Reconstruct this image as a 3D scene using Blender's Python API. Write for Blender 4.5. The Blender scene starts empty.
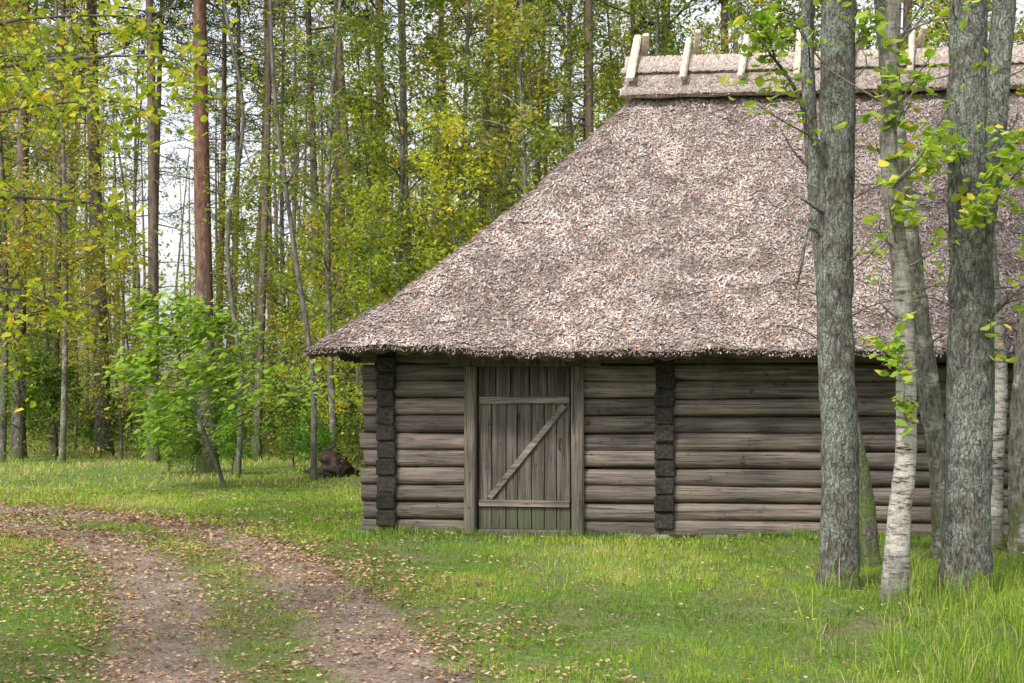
import bpy, math, random
import numpy as np
from mathutils import Vector, Matrix, noise
R=np.random.RandomState(7); random.seed(7)
scene=bpy.context.scene; COL=scene.collection
scene.view_settings.view_transform='Standard'; scene.view_settings.look='None'; scene.view_settings.exposure=0

# ------------------------------------------------------------------ mesh builder
class MB:
    def __init__(s): s.v=[];s.f=[];s.t=[];s.m=[];s.s=[];s.n=0
    def add(s,v,f,tint=0.5,mat=0,smooth=False):
        v=np.asarray(v,float).reshape(-1,3)
        if isinstance(f,np.ndarray): f=[f]
        else:
            d={}
            for q in f: d.setdefault(len(q),[]).append(q)
            f=[np.array(x) for x in d.values()]
        for a in f:
            s.f.append(a+s.n); s.m.append(np.full(len(a),mat)); s.s.append(np.full(len(a),smooth))
        s.v.append(v); s.t.append(np.broadcast_to(np.asarray(tint,float),(len(v),)).copy()); s.n+=len(v)
    def mesh(s,name,mats):
        me=bpy.data.meshes.new(name)
        v=np.concatenate(s.v); me.vertices.add(len(v)); me.vertices.foreach_set('co',v.ravel())
        idx=np.concatenate([a.ravel() for a in s.f]); tot=np.concatenate([np.full(len(a),a.shape[1]) for a in s.f])
        st=np.concatenate([[0],np.cumsum(tot)[:-1]])
        me.loops.add(len(idx)); me.loops.foreach_set('vertex_index',idx.astype(np.int32))
        me.polygons.add(len(tot)); me.polygons.foreach_set('loop_start',st.astype(np.int32))
        me.polygons.foreach_set('material_index',np.concatenate(s.m).astype(np.int32))
        me.polygons.foreach_set('use_smooth',np.concatenate(s.s).astype(bool))
        me.update(calc_edges=True)
        a=me.attributes.new('tint','FLOAT','POINT'); a.data.foreach_set('value',np.concatenate(s.t).astype(np.float32))
        for m in mats: me.materials.append(m)
        return me
    def obj(s,name,mats,parent=None,**kw):
        o=bpy.data.objects.new(name,s.mesh(name,mats)); COL.objects.link(o)
        if parent: o.parent=parent
        for k,x in kw.items(): o[k]=x
        return o
def empty(name,loc=(0,0,0),**kw):
    o=bpy.data.objects.new(name,None); o.location=loc; o.empty_display_size=.2; COL.objects.link(o)
    for k,x in kw.items(): o[k]=x
    return o
def tube(mb,pts,rad,seg=8,tint=.5,mat=0,amp=0.,nf=3.,sub=0,sx=1.,caps=True,smooth=True,flare=0,post=None):
    P=np.array(pts,float); r=np.broadcast_to(np.array(rad,float),(len(P),)).copy()
    if sub:
        n=(len(P)-1)*sub+1; t=np.linspace(0,len(P)-1,n)
        Q=np.zeros((n,3)); rr=np.zeros(n)
        for j,x in enumerate(t):
            i=min(int(x),len(P)-2); u=x-i
            p0=P[max(i-1,0)];p1=P[i];p2=P[i+1];p3=P[min(i+2,len(P)-1)]
            Q[j]=.5*((2*p1)+(-p0+p2)*u+(2*p0-5*p1+4*p2-p3)*u*u+(-p0+3*p1-3*p2+p3)*u**3)
            rr[j]=r[i]*(1-u)+r[i+1]*u
        P=Q;r=rr
    T=np.gradient(P,axis=0); T/=np.linalg.norm(T,axis=1)[:,None]+1e-9
    ref=np.array([0,1.,0]) if abs(T[0][1])<.8 else np.array([1.,0,0])
    V=[]
    for i in range(len(P)):
        a=np.cross(T[i],ref); a/=np.linalg.norm(a)+1e-9; b=np.cross(a,T[i])
        for k in range(seg):
            an=2*math.pi*k/seg
            rad_=r[i]
            if flare and i<len(P)*.5:
                h=np.linalg.norm(P[i]-P[0]); rad_*=1+flare*math.exp(-h*4.5)*(1+.45*math.sin(an*5+1))
            d=a*math.cos(an)*sx+b*math.sin(an)
            if amp:
                p=P[i]+d*rad_
                rad_*=1+amp*(noise.noise(Vector(p)*nf)+.5*noise.noise(Vector((p[0]*nf*4,p[1]*nf*4,p[2]*nf*1.6))))
            V.append(P[i]+d*rad_)
    n=len(P); F=[]
    for i in range(n-1):
        for k in range(seg):
            k2=(k+1)%seg; F.append((i*seg+k,i*seg+k2,(i+1)*seg+k2,(i+1)*seg+k))
    if post: V=post(np.array(V))
    F=np.array(F); mb.add(V,F,tint,mat,smooth)
    if caps:
        c1=list(range(seg)); base=np.array(V)
        mb.add(base[:seg],np.array([c1[::-1]]),tint,mat); mb.add(base[-seg:],np.array([c1]),tint,mat)
def box(mb,c,s,bev=.01,rot=None,tint=.5,mat=0,jit=0):
    import bmesh
    bm=bmesh.new(); bmesh.ops.create_cube(bm,size=1)
    for v in bm.verts: v.co=Vector((v.co.x*s[0],v.co.y*s[1],v.co.z*s[2]))
    bmesh.ops.bevel(bm,geom=list(bm.edges),offset=bev,segments=1,affect='EDGES')
    M=(rot or Matrix.Identity(4)).to_4x4()
    V=[]
    for v in bm.verts:
        p=M@v.co+Vector(c)
        if jit: p+=Vector((random.uniform(-jit,jit),random.uniform(-jit,jit),random.uniform(-jit,jit)))
        V.append(p[:])
    F=[[v.index for v in f.verts] for f in bm.faces]; bm.free()
    mb.add(V,F,tint,mat)
def unit(n,rs):
    a=rs.normal(size=(n,3)); return a/np.linalg.norm(a,axis=1)[:,None]
def leaves(mb,C,size,rs,tint,asp=.55,mat=0,flat=0.,hexa=False):
    C=np.asarray(C); n=len(C)
    nrm=unit(n,rs); nrm[:,2]+=flat*np.sign(nrm[:,2]+1e-6); nrm/=np.linalg.norm(nrm,axis=1)[:,None]
    u=np.cross(nrm,unit(n,rs)); u/=np.linalg.norm(u,axis=1)[:,None]+1e-9; w=np.cross(nrm,u)
    s=(size*rs.uniform(.6,1.25,n))[:,None]
    if hexa:
        fold=nrm*s*.18
        V=np.stack([C-u*s,C-u*s*.35+w*s*asp+fold,C+u*s*.45+w*s*asp*.75+fold,C+u*s,C+u*s*.45-w*s*asp*.75+fold,C-u*s*.35-w*s*asp+fold],1).reshape(-1,3)
        b=np.arange(n)[:,None]*6
        F=np.concatenate([b+np.array([0,1,2,3]),b+np.array([0,3,4,5])])
        k=6
    else:
        V=np.stack([C-u*s,C+w*s*asp+nrm*s*.1,C+u*s,C-w*s*asp+nrm*s*.1],1).reshape(-1,3); F=np.arange(n*4).reshape(-1,4); k=4
    mb.add(V,F,np.repeat(np.broadcast_to(tint,(n,)),k),mat)

# ------------------------------------------------------------------ materials
def newmat(name):
    m=bpy.data.materials.new(name); m.use_nodes=True; nt=m.node_tree; nt.nodes.clear()
    out=nt.nodes.new('ShaderNodeOutputMaterial'); return m,nt,out
def nd(nt,t,**kw):
    n=nt.nodes.new('ShaderNode'+t)
    for k,v in kw.items():
        if k.startswith('_'): n.inputs[k[1:]].default_value=v
        else: setattr(n,k,v)
    return n
def ramp(nt,fac,stops):
    r=nt.nodes.new('ShaderNodeValToRGB'); e=r.color_ramp.elements
    while len(e)<len(stops): e.new(.5)
    for i,(p,c) in enumerate(stops): e[i].position=p; e[i].color=(c[0],c[1],c[2],1)
    nt.links.new(fac,r.inputs[0]); return r.outputs[0]
def math_(nt,op,a,b,clamp=False):
    n=nt.nodes.new('ShaderNodeMath'); n.operation=op; n.use_clamp=clamp
    for i,x in enumerate((a,b)):
        if isinstance(x,(int,float)): n.inputs[i].default_value=x
        else: nt.links.new(x,n.inputs[i])
    return n.outputs[0]
def mixc(nt,f,a,b,mode='MIX'):
    n=nt.nodes.new('ShaderNodeMix'); n.data_type='RGBA'; n.blend_type=mode
    for i,x in ((0,f),(6,a),(7,b)):
        if isinstance(x,(int,float)): n.inputs[i].default_value=x
        elif isinstance(x,tuple): n.inputs[i].default_value=(*x,1)
        else: nt.links.new(x,n.inputs[i])
    return n.outputs[2]
def noi(nt,vec,scale,detail=4,rough=.6,mp=None):
    if mp:
        m=nt.nodes.new('ShaderNodeMapping'); m.inputs['Scale'].default_value=mp; nt.links.new(vec,m.inputs[0]); vec=m.outputs[0]
    n=nd(nt,'TexNoise',_Scale=scale,_Detail=detail,_Roughness=rough); nt.links.new(vec,n.inputs['Vector']); return n.outputs[0]
def attr(nt): return nd(nt,'Attribute',attribute_name='tint').outputs['Fac']
def ocoord(nt): return nd(nt,'TexCoord').outputs['Object']
def finish(nt,out,col,rough=.9,bump=None,bs=.5,bd=.02,spec=.2):
    p=nd(nt,'BsdfPrincipled',_Roughness=rough); p.inputs['Specular IOR Level'].default_value=spec
    nt.links.new(col,p.inputs['Base Color'])
    if bump is not None:
        b=nd(nt,'Bump',_Strength=bs,_Distance=bd); nt.links.new(bump,b.inputs['Height']); nt.links.new(b.outputs[0],p.inputs['Normal'])
    nt.links.new(p.outputs[0],out.inputs[0])
def leafmat(name,stops,trans=.5,objr=.25):
    m,nt,out=newmat(name); a=attr(nt)
    oi=nd(nt,'ObjectInfo').outputs['Random']
    f=math_(nt,'ADD',a,math_(nt,'MULTIPLY',math_(nt,'SUBTRACT',oi,.5),objr))
    c=ramp(nt,f,stops)
    d=nd(nt,'BsdfDiffuse'); t=nd(nt,'BsdfTranslucent'); mx=nd(nt,'MixShader',_Fac=trans)
    nt.links.new(c,d.inputs[0]); nt.links.new(mixc(nt,1.,c,(1.35,1.3,.7),'MULTIPLY'),t.inputs[0])
    nt.links.new(d.outputs[0],mx.inputs[1]); nt.links.new(t.outputs[0],mx.inputs[2]); nt.links.new(mx.outputs[0],out.inputs[0])
    return m
M_birchleaf=leafmat('birch_leaf',[(0,(.08,.14,.03)),(.35,(.21,.29,.055)),(.62,(.42,.45,.075)),(.8,(.64,.48,.075)),(1,(.54,.25,.055))],.5,.42)
M_greenleaf=leafmat('green_leaf',[(0,(.07,.17,.03)),(.5,(.18,.36,.05)),(.85,(.36,.5,.07)),(1,(.55,.5,.06))])
M_sapleaf=leafmat('maple_leaf',[(0,(.12,.22,.04)),(.5,(.3,.45,.075)),(.85,(.5,.6,.11)),(1,(.7,.6,.1))])
M_yellowleaf=leafmat('yellow_green_leaf',[(0,(.16,.26,.035)),(.5,(.4,.48,.055)),(.82,(.66,.6,.07)),(1,(.75,.42,.05))])
M_needle=leafmat('pine_needles',[(0,(.035,.06,.025)),(.5,(.075,.12,.04)),(1,(.14,.19,.055))],.25)
M_shrubleaf=leafmat('shrub_leaf',[(0,(.05,.09,.022)),(.5,(.14,.215,.042)),(.82,(.32,.37,.075)),(1,(.48,.3,.07))],.45,.5)
M_hazeleaf=leafmat('hazed_far_leaf',[(0,(.11,.145,.065)),(.5,(.22,.275,.105)),(.85,(.42,.42,.16)),(1,(.52,.4,.15))])  # distance haze painted into the leaf colours
M_grass=leafmat('grass_blade',[(0,(.065,.115,.025)),(.35,(.155,.27,.04)),(.62,(.26,.39,.05)),(.85,(.42,.51,.09)),(1,(.55,.46,.24))],.4,0)
M_litter=leafmat('fallen_leaf',[(0,(.08,.045,.03)),(.35,(.28,.16,.095)),(.6,(.47,.32,.21)),(.8,(.57,.45,.33)),(.9,(.6,.4,.1)),(1,(.66,.5,.12))],.15,0)
M_chip=leafmat('thatch_straw',[(0,(.07,.052,.045)),(.3,(.24,.185,.168)),(.65,(.46,.383,.36)),(.9,(.68,.6,.575)),(.93,(.4,.2,.1)),(1,(.48,.26,.12))],.05,0)
M_straw=leafmat('pale_straw',[(0,(.12,.09,.075)),(.5,(.4,.33,.295)),(1,(.66,.58,.53))],.1,0)

def barkmat(name,kind,moss=.45):
    m,nt,out=newmat(name); oc=ocoord(nt)
    fine=kind in('lichen','birch','birchdark')
    n1=noi(nt,oc,24 if fine else 10,7,.75,(1.5,1.5,.45)); n2=noi(nt,oc,4,5,.65); n3=noi(nt,oc,70,4,.7,(1,1,.8))
    if kind in('pine','redpine'):
        sep=nd(nt,'SeparateXYZ'); nt.links.new(oc,sep.inputs[0])
        low=ramp(nt,n1,[(.35,(.035,.03,.027)),(.5,(.12,.1,.088)),(.7,(.26,.225,.2))])
        if kind=='redpine': hi=ramp(nt,n1,[(.35,(.06,.035,.027)),(.55,(.19,.1,.067)),(.75,(.33,.2,.145))])
        else: hi=ramp(nt,n1,[(.35,(.065,.047,.038)),(.55,(.18,.135,.11)),(.75,(.3,.24,.2))])
        f=ramp(nt,math_(nt,'MULTIPLY',math_(nt,'ADD',sep.outputs[2],math_(nt,'MULTIPLY',n2,3)),.1),[(.3,(0,0,0)),(.7,(1,1,1))])
        c=mixc(nt,f,low,hi)
    elif kind=='lichen':
        vo=nd(nt,'TexVoronoi',feature='DISTANCE_TO_EDGE',_Scale=16); mp=nd(nt,'Mapping'); mp.inputs['Scale'].default_value=(1.7,1.7,.4)
        wv=nt.nodes.new('ShaderNodeVectorMath'); wv.operation='ADD'; nz=nd(nt,'TexNoise',_Scale=9.,_Detail=3.); nt.links.new(oc,nz.inputs['Vector'])
        sc=nt.nodes.new('ShaderNodeVectorMath'); sc.operation='SCALE'; sc.inputs['Scale'].default_value=.12; nt.links.new(nz.outputs['Color'],sc.inputs[0])
        nt.links.new(oc,wv.inputs[0]); nt.links.new(sc.outputs[0],wv.inputs[1]); nt.links.new(wv.outputs[0],mp.inputs[0]); nt.links.new(mp.outputs[0],vo.inputs['Vector'])
        ck=ramp(nt,vo.outputs['Distance'],[(0,(.38,.38,.38)),(.16,(1,1,1))])
        base=ramp(nt,n1,[(.34,(.03,.026,.023)),(.47,(.105,.095,.084)),(.6,(.185,.17,.152)),(.75,(.29,.275,.25))])
        lic=ramp(nt,n1,[(.35,(.15,.175,.14)),(.65,(.36,.41,.34))])
        f=ramp(nt,n2,[(.43,(.05,.05,.05)),(.54,(1,1,1))])
        f2=ramp(nt,n3,[(.43,(0,0,0)),(.55,(.92,.92,.92))])
        c=mixc(nt,mixc(nt,1.,f,f2,'MULTIPLY'),base,lic); c=mixc(nt,.75,c,ck,'MULTIPLY')
        n1=math_(nt,'ADD',n1,math_(nt,'MULTIPLY',ck,.5))
    elif kind=='birch' or kind=='birchdark':
        st=noi(nt,oc,9,5,.75,(.8,.8,4)); sep=nd(nt,'SeparateXYZ'); nt.links.new(oc,sep.inputs[0])
        wh=ramp(nt,n3,[(.3,(.32,.3,.27)),(.65,(.66,.63,.58))])
        mk=ramp(nt,st,[(.38,(.05,.045,.04)),(.44,(.5,.47,.43)),(.55,(1,1,1))])
        c=mixc(nt,1.,wh,mk,'MULTIPLY')
        dk=ramp(nt,n1,[(.35,(.03,.027,.023)),(.5,(.13,.122,.1)),(.75,(.29,.29,.245))])
        if kind=='birch':
            z=math_(nt,'ADD',sep.outputs[2],math_(nt,'MULTIPLY',n2,1.6))
            f=ramp(nt,math_(nt,'MULTIPLY',z,.25),[(.2,(.8,.8,.8)),(.28,(.1,.1,.1)),(.62,(.15,.15,.15)),(.85,(.75,.75,.75))])
            f=mixc(nt,ramp(nt,n2,[(.54,(0,0,0)),(.66,(.7,.7,.7))]),f,(1.,1.,1.))
        else:
            f=ramp(nt,n2,[(.36,(.2,.2,.2)),(.5,(1,1,1))])
        c=mixc(nt,f,c,dk)
    else:
        c=ramp(nt,n1,[(.35,(.045,.04,.035)),(.55,(.15,.135,.12)),(.75,(.29,.27,.24))])
    sp=nd(nt,'SeparateXYZ'); nt.links.new(oc,sp.inputs[0])
    mf=ramp(nt,math_(nt,'SUBTRACT',n2,math_(nt,'MULTIPLY',sp.outputs[2],moss)),[(.32,(0,0,0)),(.46,(.8,.8,.8))])
    c=mixc(nt,mf,c,ramp(nt,n3,[(.3,(.04,.06,.012)),(.7,(.14,.18,.035))]))
    finish(nt,out,c,.95,n1,.9,.02)
    return m
M_pine=barkmat('pine_bark','pine'); M_redpine=barkmat('red_pine_bark','redpine'); M_lich=barkmat('lichen_bark','lichen',.8); M_moss=barkmat('mossy_bark','lichen',.13); M_birch=barkmat('birch_bark','birch',.9)
M_birchd=barkmat('old_birch_bark','birchdark'); M_grey=barkmat('grey_bark','grey')

def woodmat(name,axis,stops,green=0,ms=1.):
    m,nt,out=newmat(name); oc=ocoord(nt); sc=[16,16,16]; sc[axis]=.8
    n1=noi(nt,oc,1.6*ms,6,.65,tuple(sc)); sc2=[60,60,60]; sc2[axis]=1.5
    n2=noi(nt,oc,1.2,4,.7,tuple(sc2)); n3=noi(nt,oc,1.7,3,.5)
    f=math_(nt,'ADD',math_(nt,'MULTIPLY',n1,.6),math_(nt,'MULTIPLY',n2,.4))
    c=ramp(nt,f,stops)
    sc3=[22,22,22]; sc3[axis]=.55
    n4=noi(nt,oc,1.,3,.5,tuple(sc3)); ck=ramp(nt,n4,[(.48,(1,1,1)),(.497,(.25,.23,.21)),(.503,(.25,.23,.21)),(.52,(1,1,1))]); c=mixc(nt,.75,c,ck,'MULTIPLY')
    n5=noi(nt,oc,9,4,.6); kn=ramp(nt,n5,[(.28,(.45,.42,.4)),(.36,(1,1,1))]); c=mixc(nt,1.,c,kn,'MULTIPLY')
    a=attr(nt); v=ramp(nt,a,[(0,(.65,.64,.63)),(1,(1.45,1.4,1.34))]); c=mixc(nt,1.,c,v,'MULTIPLY')
    w=ramp(nt,n3,[(.3,(.72,.71,.71)),(.7,(1.18,1.14,1.09))]); c=mixc(nt,1.,c,w,'MULTIPLY')
    if green:
        sp=nd(nt,'SeparateXYZ'); nt.links.new(oc,sp.inputs[0])
        g=ramp(nt,math_(nt,'SUBTRACT',math_(nt,'ADD',n3,.15),sp.outputs[2]),[(.1,(0,0,0)),(.6,(green,green,green))])
        c=mixc(nt,g,c,(.07,.085,.04))
    finish(nt,out,c,.85,math_(nt,'ADD',f,math_(nt,'MULTIPLY',ck,.3)),.9,.014)
    return m
S=[(.28,(.022,.019,.018)),(.42,(.1,.088,.08)),(.55,(.178,.158,.146)),(.78,(.31,.283,.266))]
M_log=woodmat('weathered_log',0,S,.15); M_logy=woodmat('weathered_log_side',1,S)
M_board=woodmat('weathered_board',2,[(.3,(.02,.018,.017)),(.42,(.067,.06,.056)),(.58,(.135,.122,.114)),(.75,(.22,.2,.189))],.65)
M_frame=woodmat('frame_timber',2,[(.3,(.02,.018,.016)),(.42,(.085,.076,.07)),(.55,(.155,.141,.13)),(.75,(.27,.249,.232))],.35)
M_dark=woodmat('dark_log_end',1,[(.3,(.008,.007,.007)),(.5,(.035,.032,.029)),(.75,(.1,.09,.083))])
M_rail=woodmat('rail_board',0,[(.3,(.045,.04,.037)),(.5,(.165,.149,.138)),(.75,(.3,.276,.258))])
M_pole=woodmat('ridge_pole_wood',1,[(.3,(.33,.29,.25)),(.5,(.56,.5,.45)),(.75,(.7,.64,.58))])

def thatchmat():
    m,nt,out=newmat('thatch'); oc=ocoord(nt)
    n1=noi(nt,oc,34,5,.75); n2=noi(nt,oc,1.1,5,.65); n3=noi(nt,oc,60,3,.7,(1,.35,.35))
    f=math_(nt,'ADD',math_(nt,'MULTIPLY',n1,.6),math_(nt,'MULTIPLY',n3,.4))
    c=ramp(nt,f,[(.36,(.055,.04,.035)),(.47,(.175,.132,.12)),(.58,(.34,.28,.26)),(.72,(.53,.46,.44))])
    w=ramp(nt,n2,[(.3,(.72,.7,.68)),(.7,(1.12,1.1,1.1))]); c=mixc(nt,1.,c,w,'MULTIPLY')
    finish(nt,out,c,.95,f,1.,.05); return m
M_thatch=thatchmat()
def simplemat(name,stops,scale,mp=None,bd=.02):
    m,nt,out=newmat(name); n=noi(nt,ocoord(nt),scale,5,.65,mp); finish(nt,out,ramp(nt,n,stops),.95,n,.8,bd); return m
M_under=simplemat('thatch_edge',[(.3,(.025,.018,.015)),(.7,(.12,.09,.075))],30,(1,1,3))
M_stone=simplemat('stone',[(.3,(.09,.085,.08)),(.7,(.27,.26,.24))],7)
M_iron=simplemat('old_iron',[(.3,(.02,.015,.012)),(.7,(.06,.04,.03))],30)
M_root=simplemat('dark_root_wood',[(.35,(.012,.009,.007)),(.7,(.09,.065,.05))],9,(1,1,.4),.05)
M_cap=simplemat('ridge_straw',[(.34,(.08,.06,.05)),(.48,(.3,.24,.21)),(.65,(.5,.43,.39))],22,(1.5,.5,.5))

def groundmat():
    m,nt,out=newmat('grass_ground'); oc=ocoord(nt)
    n1=noi(nt,oc,1.3,6,.65); n2=noi(nt,oc,30,5,.75); n3=noi(nt,oc,.35,3,.5)
    g=ramp(nt,n2,[(.32,(.06,.075,.028)),(.5,(.13,.2,.042)),(.68,(.23,.3,.07))])
    b=ramp(nt,n2,[(.35,(.08,.06,.04)),(.6,(.24,.19,.13))])
    c=mixc(nt,ramp(nt,n1,[(.47,(0,0,0)),(.62,(.75,.75,.75))]),g,b)
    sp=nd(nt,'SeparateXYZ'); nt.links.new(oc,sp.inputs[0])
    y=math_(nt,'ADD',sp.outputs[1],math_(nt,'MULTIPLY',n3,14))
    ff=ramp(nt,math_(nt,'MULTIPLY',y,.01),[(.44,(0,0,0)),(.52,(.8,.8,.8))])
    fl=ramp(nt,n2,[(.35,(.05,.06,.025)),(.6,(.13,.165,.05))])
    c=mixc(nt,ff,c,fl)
    finish(nt,out,c,1.,n2,.7,.04); return m
M_ground=groundmat()
def pathmat():
    m,nt,out=newmat('dirt_path'); oc=ocoord(nt)
    n1=noi(nt,oc,35,6,.8); n2=noi(nt,oc,2.2,5,.65); a=attr(nt)
    d=ramp(nt,n1,[(.33,(.1,.074,.06)),(.48,(.27,.212,.175)),(.65,(.48,.4,.34))])
    w=ramp(nt,n2,[(.3,(.62,.58,.56)),(.7,(1.2,1.18,1.16))]); d=mixc(nt,1.,d,w,'MULTIPLY')
    g=ramp(nt,n1,[(.35,(.065,.08,.03)),(.6,(.19,.24,.06))])
    f=ramp(nt,math_(nt,'ADD',a,math_(nt,'MULTIPLY',math_(nt,'SUBTRACT',n2,.5),1.7)),[(.38,(0,0,0)),(.6,(.9,.9,.9))])
    finish(nt,out,mixc(nt,f,d,g),1.,n1,.8,.03); return m
M_path=pathmat()

# ------------------------------------------------------------------ ground and path
def gz(x,y): return .025*np.sin(.8*x+1)*np.cos(.6*y)+.015*np.sin(1.7*x+.9*y)
def axis(lo,hi,step,far):
    a=list(np.arange(lo,hi+1e-6,step)); s=step
    l=[lo];
    while l[-1]>-far: s*=1.35; l.append(l[-1]-s)
    s=step; r=[a[-1]]
    while r[-1]<far: s*=1.35; r.append(r[-1]+s)
    return np.array(l[:0:-1]+a+r[1:])
gx=axis(-16,14,.25,700); gy=axis(0,34,.25,700)
X,Y=np.meshgrid(gx,gy); nx=len(gx); ny=len(gy)
Z=gz(X,Y); 
i=np.arange(ny-1)[:,None]*nx+np.arange(nx-1)[None,:]
F=np.stack([i,i+1,i+1+nx,i+nx],-1).reshape(-1,4)
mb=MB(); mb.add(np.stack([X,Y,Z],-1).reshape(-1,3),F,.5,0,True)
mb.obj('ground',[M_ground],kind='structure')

ctrl=np.array([(.3,-8),(.1,0),(-.35,4),(-1.28,7.9),(-2.1,11.1),(-3.25,14.3),(-4.9,17.),(-7.0,18.9),(-9.8,20.2),(-14,21.3),(-20,22),(-30,22)],float)
cl=[]
for k in range(len(ctrl)-1):
    p0=ctrl[max(k-1,0)];p1=ctrl[k];p2=ctrl[k+1];p3=ctrl[min(k+2,len(ctrl)-1)]
    for u in np.linspace(0,1,24,endpoint=False):
        cl.append(.5*((2*p1)+(-p0+p2)*u+(2*p0-5*p1+4*p2-p3)*u*u+(-p0+3*p1-3*p2+p3)*u**3))
cl=np.array(cl); tg=np.gradient(cl,axis=0); tg/=np.linalg.norm(tg,axis=1)[:,None]; nn=np.stack([tg[:,1],-tg[:,0]],1)
W=24; V=[];Tn=[]
for k in range(len(cl)):
    e1=1.18+.2*noise.noise(Vector((k*.13,0,0)))+.16*noise.noise(Vector((k*.5,3,0)))
    e2=1.18+.2*noise.noise(Vector((k*.13,9,0)))+.16*noise.noise(Vector((k*.5,7,0)))
    for j in range(W+1):
        s=-e1+(e1+e2)*j/W
        x,y=cl[k]+nn[k]*s
        V.append((x,y,gz(x,y)+.012)); a=abs(s)
        Tn.append(max(0,1-a/.48)*1.05 if a<.5 else max(0,(a-.84)/.25)*.9)
i=np.arange(len(cl)-1)[:,None]*(W+1)+np.arange(W)[None,:]
F=np.stack([i,i+1,i+W+2,i+W+1],-1).reshape(-1,4)
mb=MB(); mb.add(V,F,np.array(Tn),0,True); mb.obj('path',[M_path],kind='structure')
def lateral(P):
    out=np.zeros(len(P))
    for s in range(0,len(P),20000):
        q=P[s:s+20000]; d=((q[:,None,:]-cl[None])**2).sum(-1); out[s:s+20000]=np.sqrt(d.min(1))
    return out
TH=math.radians(7); BC=np.array([-1.67,16.5])
def toloc(P):
    d=P-BC; return d[:,0]*math.cos(TH)-d[:,1]*math.sin(TH), d[:,0]*math.sin(TH)+d[:,1]*math.cos(TH)
def vnoise(x,y,f,s=0):
    return (np.sin(x*f+s)*np.cos(y*f*1.3+s*2)+.6*np.sin(x*f*2.3+y*f*1.7+s)+.4*np.cos(x*f*4.1-y*f*3.7+s*3))/2
def pn(P,f,s=0):
    return np.array([noise.noise(Vector((p[0]*f+s,p[1]*f,s)))+.5*noise.noise(Vector((p[0]*f*2.7,p[1]*f*2.7+s,s))) for p in P])*1.6
def inview(P,m=1.): return (np.abs(P[:,0])<.375*P[:,1]+m)
def scatter(n,y0,y1,k=0):
    y=R.uniform(y0,y1,n*2); x=R.uniform(-1,1,n*2)*(.375*y1+1); P=np.stack([x,y],1); P=P[inview(P)]
    u,v=toloc(P); P=P[~((u>-.05)&(v>-.05)&(v<7.1)&(u<13.1))]
    return P[:n]
def blades(mb,P,h,w,tint,lean=.5):
    n=len(P); a=R.uniform(0,2*math.pi,n); b=R.uniform(0,2*math.pi,n)
    z=gz(P[:,0],P[:,1]); dx=np.cos(a)*w; dy=np.sin(a)*w; l=R.uniform(0,lean,n)*h
    B=np.stack([P[:,0],P[:,1],z],1)
    v0=B+np.stack([dx,dy,0*z],1); v1=B-np.stack([dx,dy,0*z],1)
    mid=B+np.stack([np.cos(b)*l*.35,np.sin(b)*l*.35,h*.6],1); o=np.stack([dx,dy,0*z],1)*.7
    top=B+np.stack([np.cos(b)*l,np.sin(b)*l,h*(1-.25*l/(h+1e-6))],1)
    V=np.stack([v0,v1,mid-o,mid+o,top],1).reshape(-1,3); k=np.arange(n)[:,None]*5
    mb.add(V,k+np.array([0,1,2,3]),np.repeat(tint,5))
    mb.f.append(k+np.array([3,2,4])+mb.n-len(V)); mb.m.append(np.zeros(n)); mb.s.append(np.zeros(n,bool))
mb=MB()
for n,y0,y1,h0,w0 in ((80000,6.2,10,.030,.0022),(85000,10,15,.036,.003),(70000,15,24,.046,.0055),(50000,24,46,.07,.010)):
    P=scatter(n,y0,y1); d=lateral(P)
    nz=pn(P,1.1,1); nz2=pn(P,3.5,6)
    p=np.where(d<.4,.42+.55*nz+.5*nz2,np.where(d<.88,.03+.45*np.clip(nz2-.3,0,1),np.clip((d-.85)/.45+.5*nz2,0.05,1)))
    p=p*np.clip(.72+.5*nz+.45*nz2,.08,1)
    k=R.uniform(size=len(P))<p; P=P[k]; n=len(P); nz=pn(P,.45,2); nz2=nz2[k]
    h=h0*R.uniform(.4,1.7,n)*(1+.4*nz+.45*np.clip(nz2,-1,1)); h=np.maximum(h,.008)
    blades(mb,P,h,w0*R.uniform(.7,1.4,n),np.clip(.45+.28*nz+.12*nz2+.012*(P[:,1]-12)+R.normal(0,.18,n),0,1),1.2)  # tint rises with distance: shaded foreground and sunlit clearing put into blade colour
u=R.uniform(-.3,9,4500); v=-R.exponential(.1,4500)-.05
P=np.stack([BC[0]+u*math.cos(TH)+v*math.sin(TH),BC[1]-u*math.sin(TH)+v*math.cos(TH)],1)
blades(mb,P,R.uniform(.03,.13,4500)*np.clip(.8+.7*vnoise(u,v,3),.2,2),np.full(4500,.004),np.clip(R.normal(.4,.2,4500),0,1),.7)
mb.obj('grass',[M_grass],kind='stuff')
mb=MB(); PP=[];HH=[]
for k in range(150):
    y=random.uniform(7.3,12.5); x=random.uniform(.2 if random.random()<.2 else .27,.38)*y
    n=random.randint(8,26); PP.append(R.normal((x,y),.07,(n,2))); HH.append(R.uniform(.1,.4,n)*random.uniform(.4,1.1))
P=np.concatenate(PP);h=np.concatenate(HH); blades(mb,P,h,np.full(len(P),.003),np.clip(R.normal(.55,.27,len(P)),0,1),.95)
mb.obj('tall_grass',[M_grass],kind='stuff')
mb=MB()
def lit(P,size,t,zz=.018):
    C=np.stack([P[:,0],P[:,1],gz(P[:,0],P[:,1])+zz+R.uniform(0,.016,len(P))],1)
    leaves(mb,C,size,R,t,.62,0,2.4,True)
P=scatter(130000,6.2,24); d=lateral(P); P=P[d<1.9]; d=lateral(P); nz=pn(P,1.5,3); nz2=pn(P,4.,8)
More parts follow.
